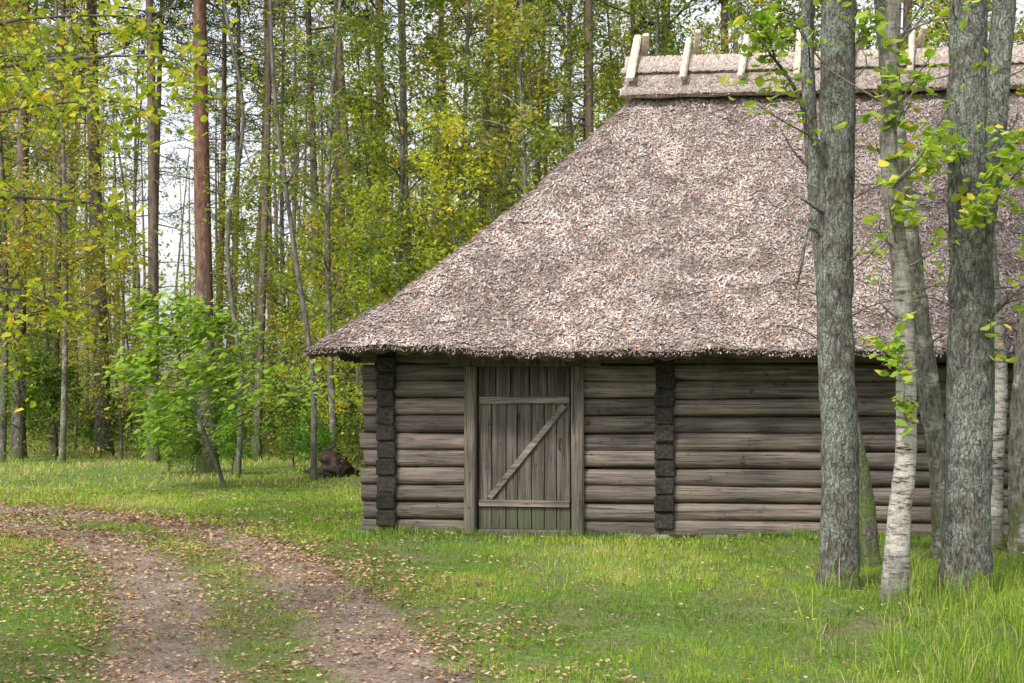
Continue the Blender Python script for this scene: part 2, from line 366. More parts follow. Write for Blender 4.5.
P=P[(R.uniform(size=len(P))<np.where(d<.35,.55,np.where(d<.75,.6,np.where(d<1.2,.95,.45)))*np.clip(.6+.6*nz+.45*nz2,.04,1.2)*np.clip(1.8-P[:,1]/17,.45,1))]
lit(P,.021*np.clip(P[:,1]/12,.85,1.4),np.clip(R.beta(1.8,2.2,len(P)),0,1))
P=scatter(36000,6.2,28); d=lateral(P); nz=pn(P,.7,9)
P=P[R.uniform(size=len(P))<np.clip(1.2-d*.18,.35,1)*np.clip(.45+.75*nz,.07,1)]
lit(P,.02*np.clip(P[:,1]/12,.85,1.4),np.clip(R.beta(1.8,2.4,len(P)),0,1),.026)
mb.obj('fallen_leaves',[M_litter],kind='stuff')

# ------------------------------------------------------------------ log barn
barn=empty('log_barn',(BC[0],BC[1],0),label='weathered grey log barn with steep hipped thatched roof',category='barn')
barn.rotation_euler=(0,0,-TH)
LEN=13.; DEP=7.; PIT=.197; NL=13
def hew(face,ph):
    def f(V):
        for q in V:
            lim=face+.012*noise.noise(Vector((q[0]*2+ph,q[2]*8,ph)))
            if q[1]<lim: q[1]=lim+(q[1]-lim)*.35
        return V
    return f
def log(mb,a,b,z,v,ax=0,r=.1,tint=.5,mat=0):
    n=max(4,int(abs(b-a)/.14)); t=np.linspace(a,b,n); ph=random.uniform(0,9)
    pts=[((x,v+.01*math.sin(x*1.1+ph),z+.010*math.sin(x*.9+ph*2)) if ax==0 else (v,x,z)) for x in t]
    tube(mb,pts,[r*(1+.05*math.sin(x*1.7+ph)+.02*math.sin(x*5+ph)) for x in t],16,tint,mat,.09,3.5,post=hew(-.07+random.uniform(-.012,.012),ph) if ax==0 and v<1 else None)
wall=MB()
for k in range(NL):
    z=.08+k*PIT
    for (a,b) in ((-.02-random.uniform(0,.06),1.15),(2.5,3.44),(3.41,8.0),(7.97,LEN+.1)):
        if k==NL-1 or (z>1.95 and a<3): 
            if a>2 and a<3: continue
            if a<0: b=3.44
        log(wall,a,b,z+random.uniform(-.008,.008),.0,0,.0975+random.uniform(-.004,.003),random.uniform(.1,1.))
    log(wall,-.05,LEN+.05,z,DEP,0,.102,.5)
    log(wall,.02,DEP+.15,z+PIT/2,.22,1,.098,random.uniform(.3,.7),1)
    log(wall,.02,DEP+.15,z+PIT/2,LEN-.2,1,.098,random.uniform(.3,.7),1)
wall.obj('wall',[M_log,M_logy],barn)
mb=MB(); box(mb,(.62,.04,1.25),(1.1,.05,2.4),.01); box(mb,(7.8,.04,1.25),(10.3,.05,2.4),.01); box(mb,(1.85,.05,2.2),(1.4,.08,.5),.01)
mb.obj('wall_backing',[M_dark],barn)  # dark panels inside the log wall, showing through the gaps
for uc in (.235,3.425,7.98):
    mb=MB()
    for k in range(11):
        z=.08+PIT/2+k*PIT
        w=.108+random.uniform(-.006,.006); e=-.13-random.uniform(0,.05)
        Mx=Matrix.Rotation(random.uniform(-.035,.035),3,'Y')
        box(mb,(uc+random.uniform(-.006,.006),(e+.1)/2,z),(w*2,abs(e)+.1,.19),.018,Mx,random.uniform(.1,.9),0,.006)
    mb.obj('log_ends',[M_dark],barn)
for k in range(18):
    mb=MB(); s=random.uniform(.09,.16)
    box(mb,(0,0,0),(s*2.2,.22,.15),.045,Matrix.Rotation(random.uniform(-.3,.3),3,'Z'),.5,0,.014)
    o=mb.obj('foundation_stone',[M_stone],barn); o.location=(-.05+k*.5+random.uniform(-.12,.12),.0,-.04)
frame=MB()
for a,b in ((1.15,1.285),(2.37,2.515)):
    box(frame,((a+b)/2,-.06,.97),(b-a,.2,1.94),.02,Matrix.Rotation(random.uniform(-.006,.006),3,'Y'),.6,0,.004)
box(frame,(1.84,-.05,2.0),(1.75,.19,.15),.02,None,.35,0,.003)
box(frame,(1.84,-.04,.02),(1.07,.2,.1),.02,None,.3,0,.003)
frame.obj('door_frame',[M_frame],barn)
door=MB(); ws=[.15,.17,.13,.16,.15,.14,.157]; x=1.3
for w in ws:
    box(door,(x+w/2,-.03+random.uniform(-.003,.003),.8),(w-.009,.035,1.46),.004,Matrix.Rotation(random.uniform(-.004,.004),3,'Y'),random.uniform(.15,1)); x+=w
x=1.3
for w in (.2,.17,.22,.2,.265):
    box(door,(x+w/2,-.02,1.74),(w-.009,.03,.37),.004,None,random.uniform(.1,.4)); x+=w
D=door.obj('door',[M_board],barn)
for zz,t in ((1.54,.9),(.36,.6)):
    mb=MB(); box(mb,(1.828,-.068,zz),(1.04,.035,.075),.006,Matrix.Rotation(random.uniform(-.01,.01),3,'Y'),t,0,.003); mb.obj('ledge',[M_rail],D)
mb=MB(); dx,dz=.86,1.06; L=math.hypot(dx,dz)
box(mb,(1.86,-.066,.95),(L,.03,.07),.006,Matrix.Rotation(-math.atan2(dz,dx),3,'Y'),.75,0,.003); mb.obj('brace',[M_rail],D)
mb=MB(); tube(mb,[(2.24,-.055,.98),(2.24,-.12,1.0),(2.24,-.12,1.08),(2.24,-.055,1.1)],.009,8,sub=4); mb.obj('handle',[M_iron],D)
# roof
def smin(a,b,k): 
    h=np.clip(.5+.5*(b-a)/k,0,1); return b*(1-h)+a*h-k*h*(1-h)
def rt(u,v): return smin(smin((v+.8)/4.3,(7.8-v)/4.3,.02),smin((u+.55)/3.9,(LEN+.55-u)/3.9,.02),.05)
def course(u,v):
    t=rt(u,v); s=t*8.5+.12*np.sin(u*.9+t*3)+.1*np.sin(v*1.3)+.12*np.sin(u*3.1)+.06*np.sin(u*9)
    return s-np.floor(s)
def rz(u,v):
    t=rt(u,v)
    z=2.12+4.05*(t-.25*t*(1-t)*(1.3-.5*t))-.010*u*(1-t)
    m=np.clip(.5+.6*np.sin(u*1.1+t*7)*np.cos(v*.8+1),0,1)
    return z+.03*vnoise(u,v,2.2,3)+.016*vnoise(u,v,6,5)+.02*np.sin(u*1.3+1)*(1-t)-.028*m*(course(u,v)**3)*(t<.93)
ug=np.linspace(-.55,LEN+.55,260); vg=np.linspace(-.8,7.8,170); U,Vv=np.meshgrid(ug,vg); nu=len(ug); nv=len(vg)
U2=U+0; V2=Vv+.02*np.sin(U*9)*(np.abs(Vv+.8)<.01)
Zr=rz(U,Vv)
i=np.arange(nv-1)[:,None]*nu+np.arange(nu-1)[None,:]
roof=MB(); roof.add(np.stack([U2,V2,Zr],-1).reshape(-1,3),np.stack([i,i+1,i+1+nu,i+nu],-1).reshape(-1,4),.5,0,True)
bi=[(0,j) for j in range(nu)]+[(k,nu-1) for k in range(1,nv)]+[(nv-1,j) for j in range(nu-2,-1,-1)]+[(k,0) for k in range(nv-2,0,-1)]
B0=np.array([(U2[a,b],V2[a,b],Zr[a,b]) for a,b in bi])
def inset(B,d): 
    c=B.copy(); c[:,0]=np.clip(c[:,0],-.55+d,LEN+.55-d); c[:,1]=np.clip(c[:,1],-.8+d,7.8-d); return c
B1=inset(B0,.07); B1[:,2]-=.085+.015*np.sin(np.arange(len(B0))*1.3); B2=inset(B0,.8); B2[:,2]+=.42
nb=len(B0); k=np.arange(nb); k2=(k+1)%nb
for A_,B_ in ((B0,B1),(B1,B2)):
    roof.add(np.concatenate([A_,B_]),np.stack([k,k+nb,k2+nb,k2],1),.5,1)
def chips(n,lo,hi,w0,w1,ms,sdt,lift):
    uu=R.uniform(-.55,9.,n); vv=R.uniform(-.8,3.4,n)
    ns=n//14; uu[:ns]=R.uniform(-.55,3.3,ns); vv[:ns]=R.uniform(3.4,7.8,ns)
    z=rz(uu,vv); e=.03; gu=(rz(uu+e,vv)-z)/e; gv=(rz(uu,vv+e)-z)/e
    N_=np.stack([-gu,-gv,np.ones(n)],1); N_/=np.linalg.norm(N_,axis=1)[:,None]
    dn=np.stack([-gu,-gv,-(gu**2+gv**2)],1); dn/=np.linalg.norm(dn,axis=1)[:,None]
    sd=np.cross(N_,dn); an=R.normal(0,.5,n)[:,None]
    L=dn*np.cos(an)+sd*np.sin(an)+N_*R.uniform(-.02,lift,n)[:,None]; Wd=np.cross(N_,L); Wd/=np.linalg.norm(Wd,axis=1)[:,None]
    ln=R.uniform(lo,hi,n)[:,None]; wd=R.uniform(w0,w1,n)[:,None]
    C=np.stack([uu,vv,z],1)+N_*R.uniform(.0,.018,n)[:,None]
    V=np.stack([C-L*ln-Wd*wd,C-L*ln+Wd*wd,C+L*ln+Wd*wd,C+L*ln-Wd*wd],1).reshape(-1,3)
    q=np.stack([uu,vv*1.3],1); p1=pn(q,1.,4); p2=pn(q,3.6,7)
    tt=np.clip(R.normal(ms,sdt,n)+.12*p1+.13*p2-.13*course(uu,vv)**4,0,.9)
    rr_=R.uniform(size=n)<.03*np.clip(1+p1,.2,2)*np.clip(1.6-vv*.35,.4,2); tt[rr_]=.97
    keep=(R.uniform(size=n)<np.clip(.85+.35*p2,.3,1))
    V=V.reshape(n,4,3)[keep].reshape(-1,3); tt=tt[keep]
    roof.add(V,np.arange(len(V)).reshape(-1,4),np.repeat(tt,4),2)
chips(150000,.009,.025,.003,.0075,.53,.18,.3); chips(36000,.02,.048,.0045,.0105,.6,.2,.4)
n=7000; uu=R.uniform(-.55,9.5,n); vv=np.full(n,-.8)+R.uniform(-.03,.05,n); ns=1700; vv[:ns]=R.uniform(-.8,7.8,ns); uu[:ns]=-.55+R.uniform(-.03,.03,ns)
z=rz(uu,np.maximum(vv,-.8))-R.uniform(-.01,.05,n); C=np.stack([uu,vv,z],1)
L=np.stack([R.normal(0,.3,n),-R.uniform(.3,1,n),-R.uniform(.2,1,n)],1)
L[:ns]=np.stack([-R.uniform(.3,1,ns),R.normal(0,.3,ns),-R.uniform(.2,1,ns)],1)
Wd=np.cross(L,unit(n,R)); Wd/=np.linalg.norm(Wd,axis=1)[:,None]; wd=.005; ln=R.uniform(.01,.03,n)[:,None]
V=np.stack([C-Wd*wd,C+Wd*wd,C+L*ln+Wd*wd,C+L*ln-Wd*wd],1).reshape(-1,3)
roof.add(V,np.arange(n*4).reshape(-1,4),np.repeat(np.clip(R.normal(.42,.17,n),0,.8),4),2)
RO=roof.obj('roof',[M_thatch,M_under,M_chip],barn)
# ridge cap: two overlapping straw layers
cap=MB()
def layer(prof,z0,u0,jag):
    us=np.linspace(u0,10.1,190); V=[]
    for ii,a in enumerate(us):
        for j,(pv,pz) in enumerate(prof):
            q=Vector((a*2.3,pv*3,pz*3)); low=abs(pv)>prof[1][0]*-1-.01
            k=1+.03*noise.noise(q)+(jag*noise.noise(Vector((a*11,3*np.sign(pv),0))) if low else 0)
            V.append((a+.03*noise.noise(Vector((pv*9,a*4,2))),3.5+pv*k,z0+pz+.02*noise.noise(q+Vector((5,5,5)))-(k-1)*.4*low))
    m=len(prof); F=[(i*m+j,i*m+(j+1)%m,(i+1)*m+(j+1)%m,(i+1)*m+j) for i in range(len(us)-1) for j in range(m)]
    cap.add(V,np.array(F),.5,0,False); cap.add(V[:m],np.array([list(range(m))]),.5,0); cap.add(V[-m:],np.array([list(range(m))[::-1]]),.5,0)
layer([(-.68,-.58),(-.73,-.56),(-.69,-.5),(-.42,-.22),(-.2,-.02),(0,.05),(.2,-.02),(.42,-.22),(.69,-.5),(.73,-.56),(.68,-.58),(0,-.05)],6.13,2.84,.07)
layer([(-.36,-.22),(-.43,-.2),(-.4,-.14),(-.28,-.03),(-.14,.06),(0,.1),(.14,.06),(.28,-.03),(.4,-.14),(.43,-.2),(.36,-.22),(0,.0)],6.13,2.9,.09)
def strands(n,pvs,pzs,s,tm):
    a=R.uniform(2.84,9.5,n); a[:n//18]=2.86+R.normal(0,.02,n//18)
    pv=np.interp(s,[0,.25,.5,.75,1,1.1],pvs); pz=np.interp(s,[0,.25,.5,.75,1,1.1],pzs); C=np.stack([a,3.5+pv,6.14+pz],1)
    L=np.stack([R.normal(0,.25,n),-np.ones(n)*.75,-np.ones(n)*.68+R.uniform(-.05,.25,n)],1); Wd=np.cross(L,np.array([0,-.6,.8])); Wd/=np.linalg.norm(Wd,axis=1)[:,None]
    ln=R.uniform(.025,.065,n)[:,None]; wd=R.uniform(.004,.009,n)[:,None]
    cap.add(np.stack([C-L*ln-Wd*wd,C-L*ln+Wd*wd,C+L*ln+Wd*wd,C+L*ln-Wd*wd],1).reshape(-1,3),np.arange(n*4).reshape(-1,4),np.repeat(np.clip(R.normal(tm,.22,n),0,1),4),1)
s=R.uniform(.5,1,13000); s[:4500]=1.-np.abs(R.normal(0,.05,4500)); strands(13000,[0,-.2,-.42,-.56,-.72,-.74],[.05,-.02,-.22,-.36,-.53,-.57],s,.5)
s=R.uniform(0,1,13000); s[:4500]=1.-np.abs(R.normal(0,.06,4500)); strands(13000,[0,-.14,-.28,-.36,-.43,-.45],[.105,.065,-.03,-.1,-.17,-.2],s,.62)
CAP=cap.obj('ridge_cap',[M_cap,M_straw],RO)
for k in range(11):
    a=3.02+k*.74+random.uniform(-.05,.05); tl=random.uniform(.05,.11)
    for sg in (-1,1):
        mb=MB(); h=random.uniform(-.03,.04)
        p0=Vector((a+sg*.06-tl,3.5+sg*.66,5.76)); p1=Vector((a+sg*.06+tl*.5,3.5-sg*.17,6.50+h)); d=p1-p0
        q=d.to_track_quat('Y','Z').to_matrix(); up=Vector((0,sg*.66,.75))*.055
        box(mb,(p0+p1)/2+up,(.09+random.uniform(-.01,.015),d.length,.07),.018,q,random.uniform(.4,1),0,.006)
        mb.obj('ridge_pole',[M_pole],RO)

# ------------------------------------------------------------------ trees
def grow(wood,LC,h,r,z0,nb,blen,rs,elev=(15,50),bend=.4,twigs=5,lpt=20,spread=.12,droop=.25,seg=8,minr=.004,wamp=.05,stubs=0):
    K=9; ph=rs.uniform(0,6); T=[]
    for k in range(K):
        t=k/(K-1); T.append((bend*math.sin(t*2.2+ph)*t,bend*math.cos(t*1.7+ph)*t*.7,h*t))
    T=np.array(T); rad=r*(1-.85*np.linspace(0,1,K)**1.1)
    tube(wood,T,rad,seg,.5,0,wamp,3,4,flare=.25)
    for b in range(stubs):
        z=rs.uniform(.12,.6)*h; p=np.array([np.interp(z,T[:,2],T[:,j]) for j in range(3)]); a=rs.uniform(0,6.28); l=rs.uniform(.3,1.5)
        d=np.array([math.cos(a),math.sin(a),rs.uniform(-.3,.3)]); tube(wood,[p,p+d*l*.5,p+d*l+np.array([0,0,-.1])],[.018,.012,.004],4)
    for b in range(nb):
        f=(b+rs.uniform(0,1))/nb; z=z0+(h*.98-z0)*f; p=np.array([np.interp(z,T[:,2],T[:,j]) for j in range(3)])
        a=b*2.4+rs.uniform(-.4,.4); L=blen*(1-.65*f)*rs.uniform(.55,1.15); el=math.radians(rs.uniform(*elev))
        d=np.array([math.cos(a)*math.cos(el),math.sin(a)*math.cos(el),math.sin(el)])
        pts=[p]
        for q in range(1,5):
            s=q/4; pts.append(p+d*L*s+np.array([rs.normal(0,.05)*L,rs.normal(0,.05)*L,-droop*L*s*s]))
        pts=np.array(pts); rr=np.interp(z,T[:,2],rad)*.38+.003
        tube(wood,pts,np.linspace(rr,minr,5),5,.5,0,0,3,0,caps=False)
        for w in range(twigs):
            s=rs.uniform(.25,1)*4; i=min(int(s),3); q=pts[i]*(1-(s-i))+pts[i+1]*(s-i)
            td=d+rs.normal(0,.7,3); td[2]-=droop*.5; td/=np.linalg.norm(td); tl=L*rs.uniform(.15,.38)
            e=q+td*tl; tube(wood,[q,(q+e)/2+rs.normal(0,.03,3),e],[minr*1.3,minr,minr*.6],3,.5,0,0,3,0,caps=False)
            m=max(1,int(lpt*rs.uniform(.4,1.5))); s2=rs.uniform(0.1,1.1,m)[:,None]
            LC.append(q+(e-q)*s2+rs.normal(0,spread,(m,3)))
def maketree(kind,name,seed,cat,bark,leafm,lsize,label,group,loc=(0,0,0),asp=.55,hexa=False,flat=.3,**kw):
    rs=np.random.RandomState(seed); w=MB(); LC=[]
    grow(w,LC,rs=rs,**kw)
    C=np.concatenate(LC); n=len(C)
    lf=MB(); tint=np.clip(.45+rs.normal(0,.17,n)+.2*vnoise(C[:,0],C[:,1]+C[:,2],1.5,seed),0,1)
    leaves(lf,C,lsize,rs,tint,asp,0,flat,hexa)
    e=empty(name,loc,label=label,category=cat)
    if group: e['group']=group
    w.obj('trunk',[bark],e); lf.obj('crown',[leafm],e)
    return e
def place(t,loc,rot,s,label=None):
    n=t.copy(); n.location=loc; n.rotation_euler=(random.uniform(-.035,.035),random.uniform(-.035,.035),rot); n.scale=(s[0],s[0],s[1]); COL.objects.link(n)
    if label: n['label']=label
    for c in t.children:
        m=c.copy(); m.parent=n; COL.objects.link(m)
    return n
Gp='pines of the surrounding wood'; Gb='birches of the surrounding wood'; Gy='young deciduous trees in the wood'; Gs='shrubs at the edge of the wood'; Gf='spruces in the wood'
PK=dict(h=21,z0=10.5,nb=30,blen=2.8,elev=(0,35),twigs=6,lpt=24,spread=.16,droop=.1,stubs=26,asp=.2,bend=.5,minr=.01,seg=12)
pines=[maketree('pine','pine_tree',20+i,'tree',M_pine,M_needle,.1,'tall straight pine with grey-brown bark in the woods',Gp,r=.14,**PK) for i in range(3)]
redpine=[maketree('pine','pine_tree',30,'tree',M_redpine,M_needle,.1,'thick reddish-barked pine standing behind the sapling',None,r=.18,**PK)]
birches=[maketree('birch','birch_tree',40+i,'tree',M_birchd if i!=2 else M_grey,M_birchleaf,.06,'slender birch with yellowing leaves in the woods',Gb,h=15,r=.09,z0=3.,nb=44,blen=2.9,elev=(20,60),twigs=7,lpt=27,spread=.17,droop=.35,bend=.8,minr=.005) for i in range(4)]
youngs=[maketree('young','young_tree',60+i,'tree',M_grey,M_yellowleaf if i==1 else M_birchleaf,.056,'young broadleaf tree with green and yellow leaves',Gy,h=6.5,r=.045,z0=.8,nb=30,blen=2.0,elev=(10,50),twigs=6,lpt=20,spread=.13,droop=.25,bend=.6,minr=.004) for i in range(4)]
shrubs=[maketree('shrub','shrub',80+i,'shrub',M_grey,M_shrubleaf if i!=1 else M_greenleaf,.055,'low leafy shrub at the edge of the wood',Gs,h=1.9,r=.025,z0=.15,nb=24,blen=1.4,elev=(15,70),twigs=5,lpt=20,spread=.1,droop=.15,bend=.3,minr=.003) for i in range(3)]
spruces=[maketree('spruce','spruce_tree',90+i,'tree',M_grey,M_needle,.06,'dark green spruce standing in the wood',Gf,h=9,r=.11,z0=.7,nb=80,blen=2.2,elev=(-10,12),twigs=7,lpt=24,spread=.07,droop=.2,asp=.25,bend=.1) for i in range(2)]
used=[]
def ok(x,y,d):
    if any((x-a)**2+(y-b)**2<d*d for a,b in used): return False
    u,v=toloc(np.array([[x,y]])); 
    if -2.5<u[0]<15.5 and -2<v[0]<10: return False
    if x/y<-.1 and y<33: return False
    if lateral(np.array([[x,y]]))[0]<2.2: return False
    return True
first={}
def put(lst,x,y,sr=1,sz=1):
    i=random.randrange(len(lst)); t=lst[i]; used.append((x,y))
    z=float(gz(np.array(x),np.array(y)))-.03
    if id(t) not in first:
        first[id(t)]=1; t.location=(x,y,z); t.rotation_euler=(0,0,random.uniform(0,6.28)); t.scale=(sr,sr,sz); return t
    return place(t,(x,y,z),random.uniform(0,6.28),(sr,sz))
put(redpine,-6.3,29.5,1.15,1.05)
for x,y,s in ((-10.6,37,1.6),(-12.5,36,1.35),(-9.9,39,.8),(-8.6,34,1.1),(-7.4,34,.6),(-6.3,35,.8),(-11.6,36,.7),(-5.1,38,.9),(-4.3,37,1.1),(-3.4,33,.85),(-3.1,36,1.2),(-2.4,34,.7),(-.3,36,.6),(.1,38,.9),(1.7,31,.9),(4.0,33,1.3),(5.3,34,1.),(9,33,1.2),(12,34,1.),(-1.6,40,1.),(-9.2,44,.9),(-7.9,47,1.),(-.9,34,.9)):
    put(pines,x,y,s,random.uniform(.95,1.1))
for x,y,s in ((-3.6,29,.85),(-10.6,33.5,.9),(-2.7,30.5,1.),(-.9,30.5,.95),(.6,29.5,1.),(2.6,30,1.),(7.0,32,1.),(10,31,1.1),(-12.2,34,1.),(5,30.5,1),(1.6,33,1.1),(-1.8,34,1.)):
    put(birches,x,y,s,s*random.uniform(.95,1.1))
for x,y,s in ((-2.6,27.5,.8),(-3.2,31,1.1),(-1.2,28.5,1.),(-9.6,35,.9),(-11.9,34.5,.9),(-4.9,34,.9),(-6.9,37,1.),(.8,27.5,1.),(-8.2,40,1.),(-3.9,33.5,1.)):
    put(youngs,x,y,s,s*random.uniform(.9,1.15))
for x,y,s in ((-6.9,28.6,.7),(-5.7,28.9,.6),(-6.3,28.,.45),(-3.9,28.3,.6),(-3.0,27.2,.6),(-4.6,30.,.8)):
    put(shrubs,x,y,s,s*random.uniform(.9,1.15))
def many(lst,n,y0,y1,d,f,smin_,smax_,reg=None):
    c=0;tr=0
    while c<n and tr<n*60:
        tr+=1; y=random.uniform(y0,y1); x=random.uniform(-.42,.42)*y
        if reg and not reg(x/y): continue
        if ok(x,y,d): s=random.uniform(smin_,smax_); put(lst,x,y,s,s*random.uniform(.9,1.15)); c+=1
gap=lambda r: not(-.29<r<-.14) or random.random()<.2
many(pines,42,38,75,1.5,1,.6,1.1)
many(birches,36,32,70,1.8,1,.8,1.2,gap)
many(youngs,50,27,56,1.1,1,.7,1.2,lambda r: not(-.29<r<-.14) or random.random()<.6)
many(spruces,11,38,60,1.8,1,.6,.95)
many(shrubs,60,27,46,.8,1,.5,1.2)
# unseen birches added around the viewpoint to cast dappled shade on the foreground
for x,y,s in ((-6.8,3.2,.85),(-3.6,-3.,.9),(4.6,1.2,.85)):
    put(birches,x,y,s,s)

# far wood (one mass)
rs=np.random.RandomState(5); w=MB()
for k in range(200):
    y=rs.uniform(72,125); x=rs.uniform(-.45,.45)*y; r=rs.uniform(.08,.18); h=rs.uniform(14,23)
    tube(w,[(x,y,-.1),(x+rs.normal(0,.3),y,h*.5),(x+rs.normal(0,.6),y,h)],[r,r*.75,r*.3],6,.5,0)
n=105000; y=rs.uniform(72,125,n); x=rs.uniform(-.45,.45,n)*y
cz=np.abs(rs.normal(0,9.5,n)); r=x/y
keep=(vnoise(x*.3,cz*.5+y*.1,1.2,3)>-.15)|(cz<3)
keep&=~((r>-.28)&(r<-.14)&(cz>4.5)&(rs.uniform(size=n)<.65))
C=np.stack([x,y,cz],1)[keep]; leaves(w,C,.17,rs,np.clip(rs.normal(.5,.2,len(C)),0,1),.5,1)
w.obj('distant_forest',[M_pine,M_hazeleaf],kind='stuff')
w=MB(); n=60000; y=R.uniform(27,62,n); x=R.uniform(-.42,.42,n)*y; dens=vnoise(x,y,.7,8)
st=np.where(x/y<-.1,32,26)
keep=(dens>-.35)&(R.uniform(size=n)<np.clip((y-st)/8,.0,1)); x=x[keep];y=y[keep];dens=dens[keep]
C=np.stack([x,y,R.uniform(0,.25,len(x))+np.abs(R.normal(0,.24,len(x)))*(1+dens)],1)
leaves(w,C,.06,R,np.clip(R.normal(.55,.2,len(x))+dens*.15,0,1),.45,0,.4); w.obj('undergrowth',[M_shrubleaf],kind='stuff')

# small maple by the lane
t=maketree('y','small_maple_tree',131,'tree',M_grey,M_sapleaf,.075,'small bright green maple sapling beside the lane',None,(-4.9,24.3,0),h=3.3,r=.036,z0=.85,nb=26,blen=2.3,elev=(0,28),twigs=9,lpt=11,spread=.12,droop=.12,bend=.3,minr=.004,hexa=True,asp=.7,flat=1.2)
t.rotation_euler=(0,-.26,.3)
# overhanging tree at the lane side
rs=np.random.RandomState(77); w=MB(); LC=[]
tube(w,[(0,0,0),(.1,0,2),(.0,.1,4),(.2,0,7),(.1,0,10)],[.17,.14,.12,.09,.04],12,.5,0,.08,4,6,flare=.3)
for (z,ex,ey,ez,nt_) in ((2.3,2.0,.6,2.55,26),(2.0,1.8,-.5,2.3,18),(3.0,2.6,.4,3.5,26),(3.6,2.9,-.4,4.4,30),(4.2,3.3,.3,5.0,38),(4.6,2.6,1.,5.6,30),(4.,2.2,-1.,4.7,24),(5.2,3.4,0,5.9,38),(4.4,-2.,.5,5.5,14),(5,0.,2.5,6,14),(5,.3,-2.2,6,10),(6.5,1.5,.5,8,16),(7.5,-1,0,9,14)):
    p=np.array([.05,0,z]); e=np.array([ex,ey,ez]); m=(p+e)/2+np.array([0,0,.25]); P4=np.array([p,m,e,e+(e-m)*.3+np.array([0,0,-.2])])
    tube(w,P4,[.04,.022,.01,.003],6,.5,0,0,3,3)
    for q in range(nt_):
        s=rs.uniform(.8,3); i=min(int(s),2); a=P4[i]*(1-s+i)+P4[i+1]*(s-i); d=rs.normal(0,.28,3)-np.array([0,0,.12]); b=a+d
        tube(w,[a,(a+b)/2,b],[.006,.004,.002],3,caps=False); LC.append(a+d*rs.uniform(.1,1.15,(11,1))+rs.normal(0,.06,(11,3)))
e=empty('overhanging_tree',(-6.9,14.3,.08),label='broadleaf tree with yellow-green leaves over the lane',category='tree')
w.obj('trunk',[M_grey],e); lf=MB(); C=np.concatenate(LC); leaves(lf,C,.05,rs,np.clip(rs.normal(.5,.22,len(C)),0,1),.62,0,.5,True); lf.obj('crown',[M_yellowleaf],e)

# ------------------------------------------------------------------ hero trees by the barn
K_=1.067
def TF(p): p=np.array(p,float); return np.stack([p[...,0]*K_,p[...,1]*K_,(p[...,2]-1.5)*K_+1.6],-1)
def hero(name,loc,pts,rad,bark,label,branches=(),sprigs=(),leafm=None,seed=1,flare=.3,amp=.1,lsize=.05,raw=False,seg=32,crown=14):
    rs=np.random.RandomState(seed); f=(lambda p:np.array(p,float)) if raw else TF
    l0=f(loc); l0[2]=0; e=empty(name,tuple(l0),label=label,category='tree'); w=MB()
    P=f(pts)-l0; tube(w,P,rad,seg,.5,0,amp,5,14,flare=flare)
    for bp,br in branches: tube(w,f(bp)-l0,br,10,.5,0,.08,9,5)
    LC=[]
    for k in range(0 if raw else 10):
        z=rs.uniform(1.8,5.2); p=np.array([np.interp(z,P[:,2],P[:,j]) for j in range(3)]); a=rs.uniform(math.pi,2*math.pi); l=rs.uniform(.25,.8)
        d=np.array([math.cos(a),math.sin(a)*.6,rs.uniform(.1,.8)])*l
        tube(w,[p,p+d*.6+rs.normal(0,.04,3),p+d+rs.normal(0,.07,3)],[.011,.007,.002],5,.5,0,0,3,3)
        if rs.uniform()<.4: LC.append(p+d*rs.uniform(.6,1.15,(8,1))+rs.normal(0,.06,(8,3)))
    for a,b,n,sp in sprigs:
        a=f(a)-l0; b=f(b)-l0; m=(a+b)/2+rs.normal(0,.04,3); tube(w,[a,m,b],[.009,.006,.003],5,.5,0,0,3,3)
        for k in range(max(3,n//7)):
            s=rs.uniform(.2,1.); q=a+(b-a)*s; d=rs.normal(0,sp,3); tube(w,[q,q+d*.5+np.array([0,0,.01]),q+d],[.003,.0022,.0015],3,.5,0,caps=False)
            LC.append(q+d*rs.uniform(.25,1.1,(7,1))+rs.normal(0,.035,(7,3)))
    top=P[-1][2]
    for k in range(crown):
        z=7.+(top-7.2)*k/max(1,crown); p=np.array([np.interp(z,P[:,2],P[:,j]) for j in range(3)]); a=k*2.4; L=rs.uniform(1.,2.)*(1-.5*k/crown)
        d=np.array([math.cos(a),math.sin(a),.6])*L; tube(w,[p,p+d*.5,p+d],[.03,.018,.005],5,.5,0,0,3,3)
        LC.append(p+d*rs.uniform(.25,1.2,(110,1))+rs.normal(0,.3,(110,3)))
    w.obj('trunk',[bark],e)
    if LC:
        lf=MB(); C=np.concatenate(LC); leaves(lf,C,lsize,rs,np.clip(rs.normal(.5,.2,len(C)),0,1),.68,0,.8,True); lf.obj('crown',[leafm or M_birchleaf],e)
    return e
hero('old_tree',(2.53,11.05,0),[(2.54,11.05,-.1),(2.55,11.05,1.),(2.51,11.05,2.2),(2.53,11.07,3.4),(2.54,11.05,4.6),(2.6,11.1,7),(2.5,11.2,10)],[.16,.15,.148,.145,.14,.12,.05],M_lich,
 'grey trunk with lichen patches standing before the barn',
 branches=(([(2.45,11,3.25),(2.3,10.9,3.5),(2.15,10.85,3.85),(1.95,10.8,4.1)],[.03,.022,.016,.008]),([(2.42,11,2.72),(2.28,10.95,2.78),(2.22,10.9,2.5),(2.17,10.9,2.3)],[.022,.016,.012,.005]),([(2.42,11,2.9),(2.3,10.9,2.95),(2.2,10.9,3.02)],[.02,.012,.006])),
 sprigs=(((2.1,10.85,3.95),(1.85,10.7,4.2),90,.18),((2.0,10.8,4.05),(1.75,10.6,4.35),80,.2),((1.95,10.8,4.15),(2.1,10.6,4.6),60,.2),((2.65,10.95,4.2),(2.85,10.8,4.5),60,.18)),leafm=M_sapleaf,seed=3)
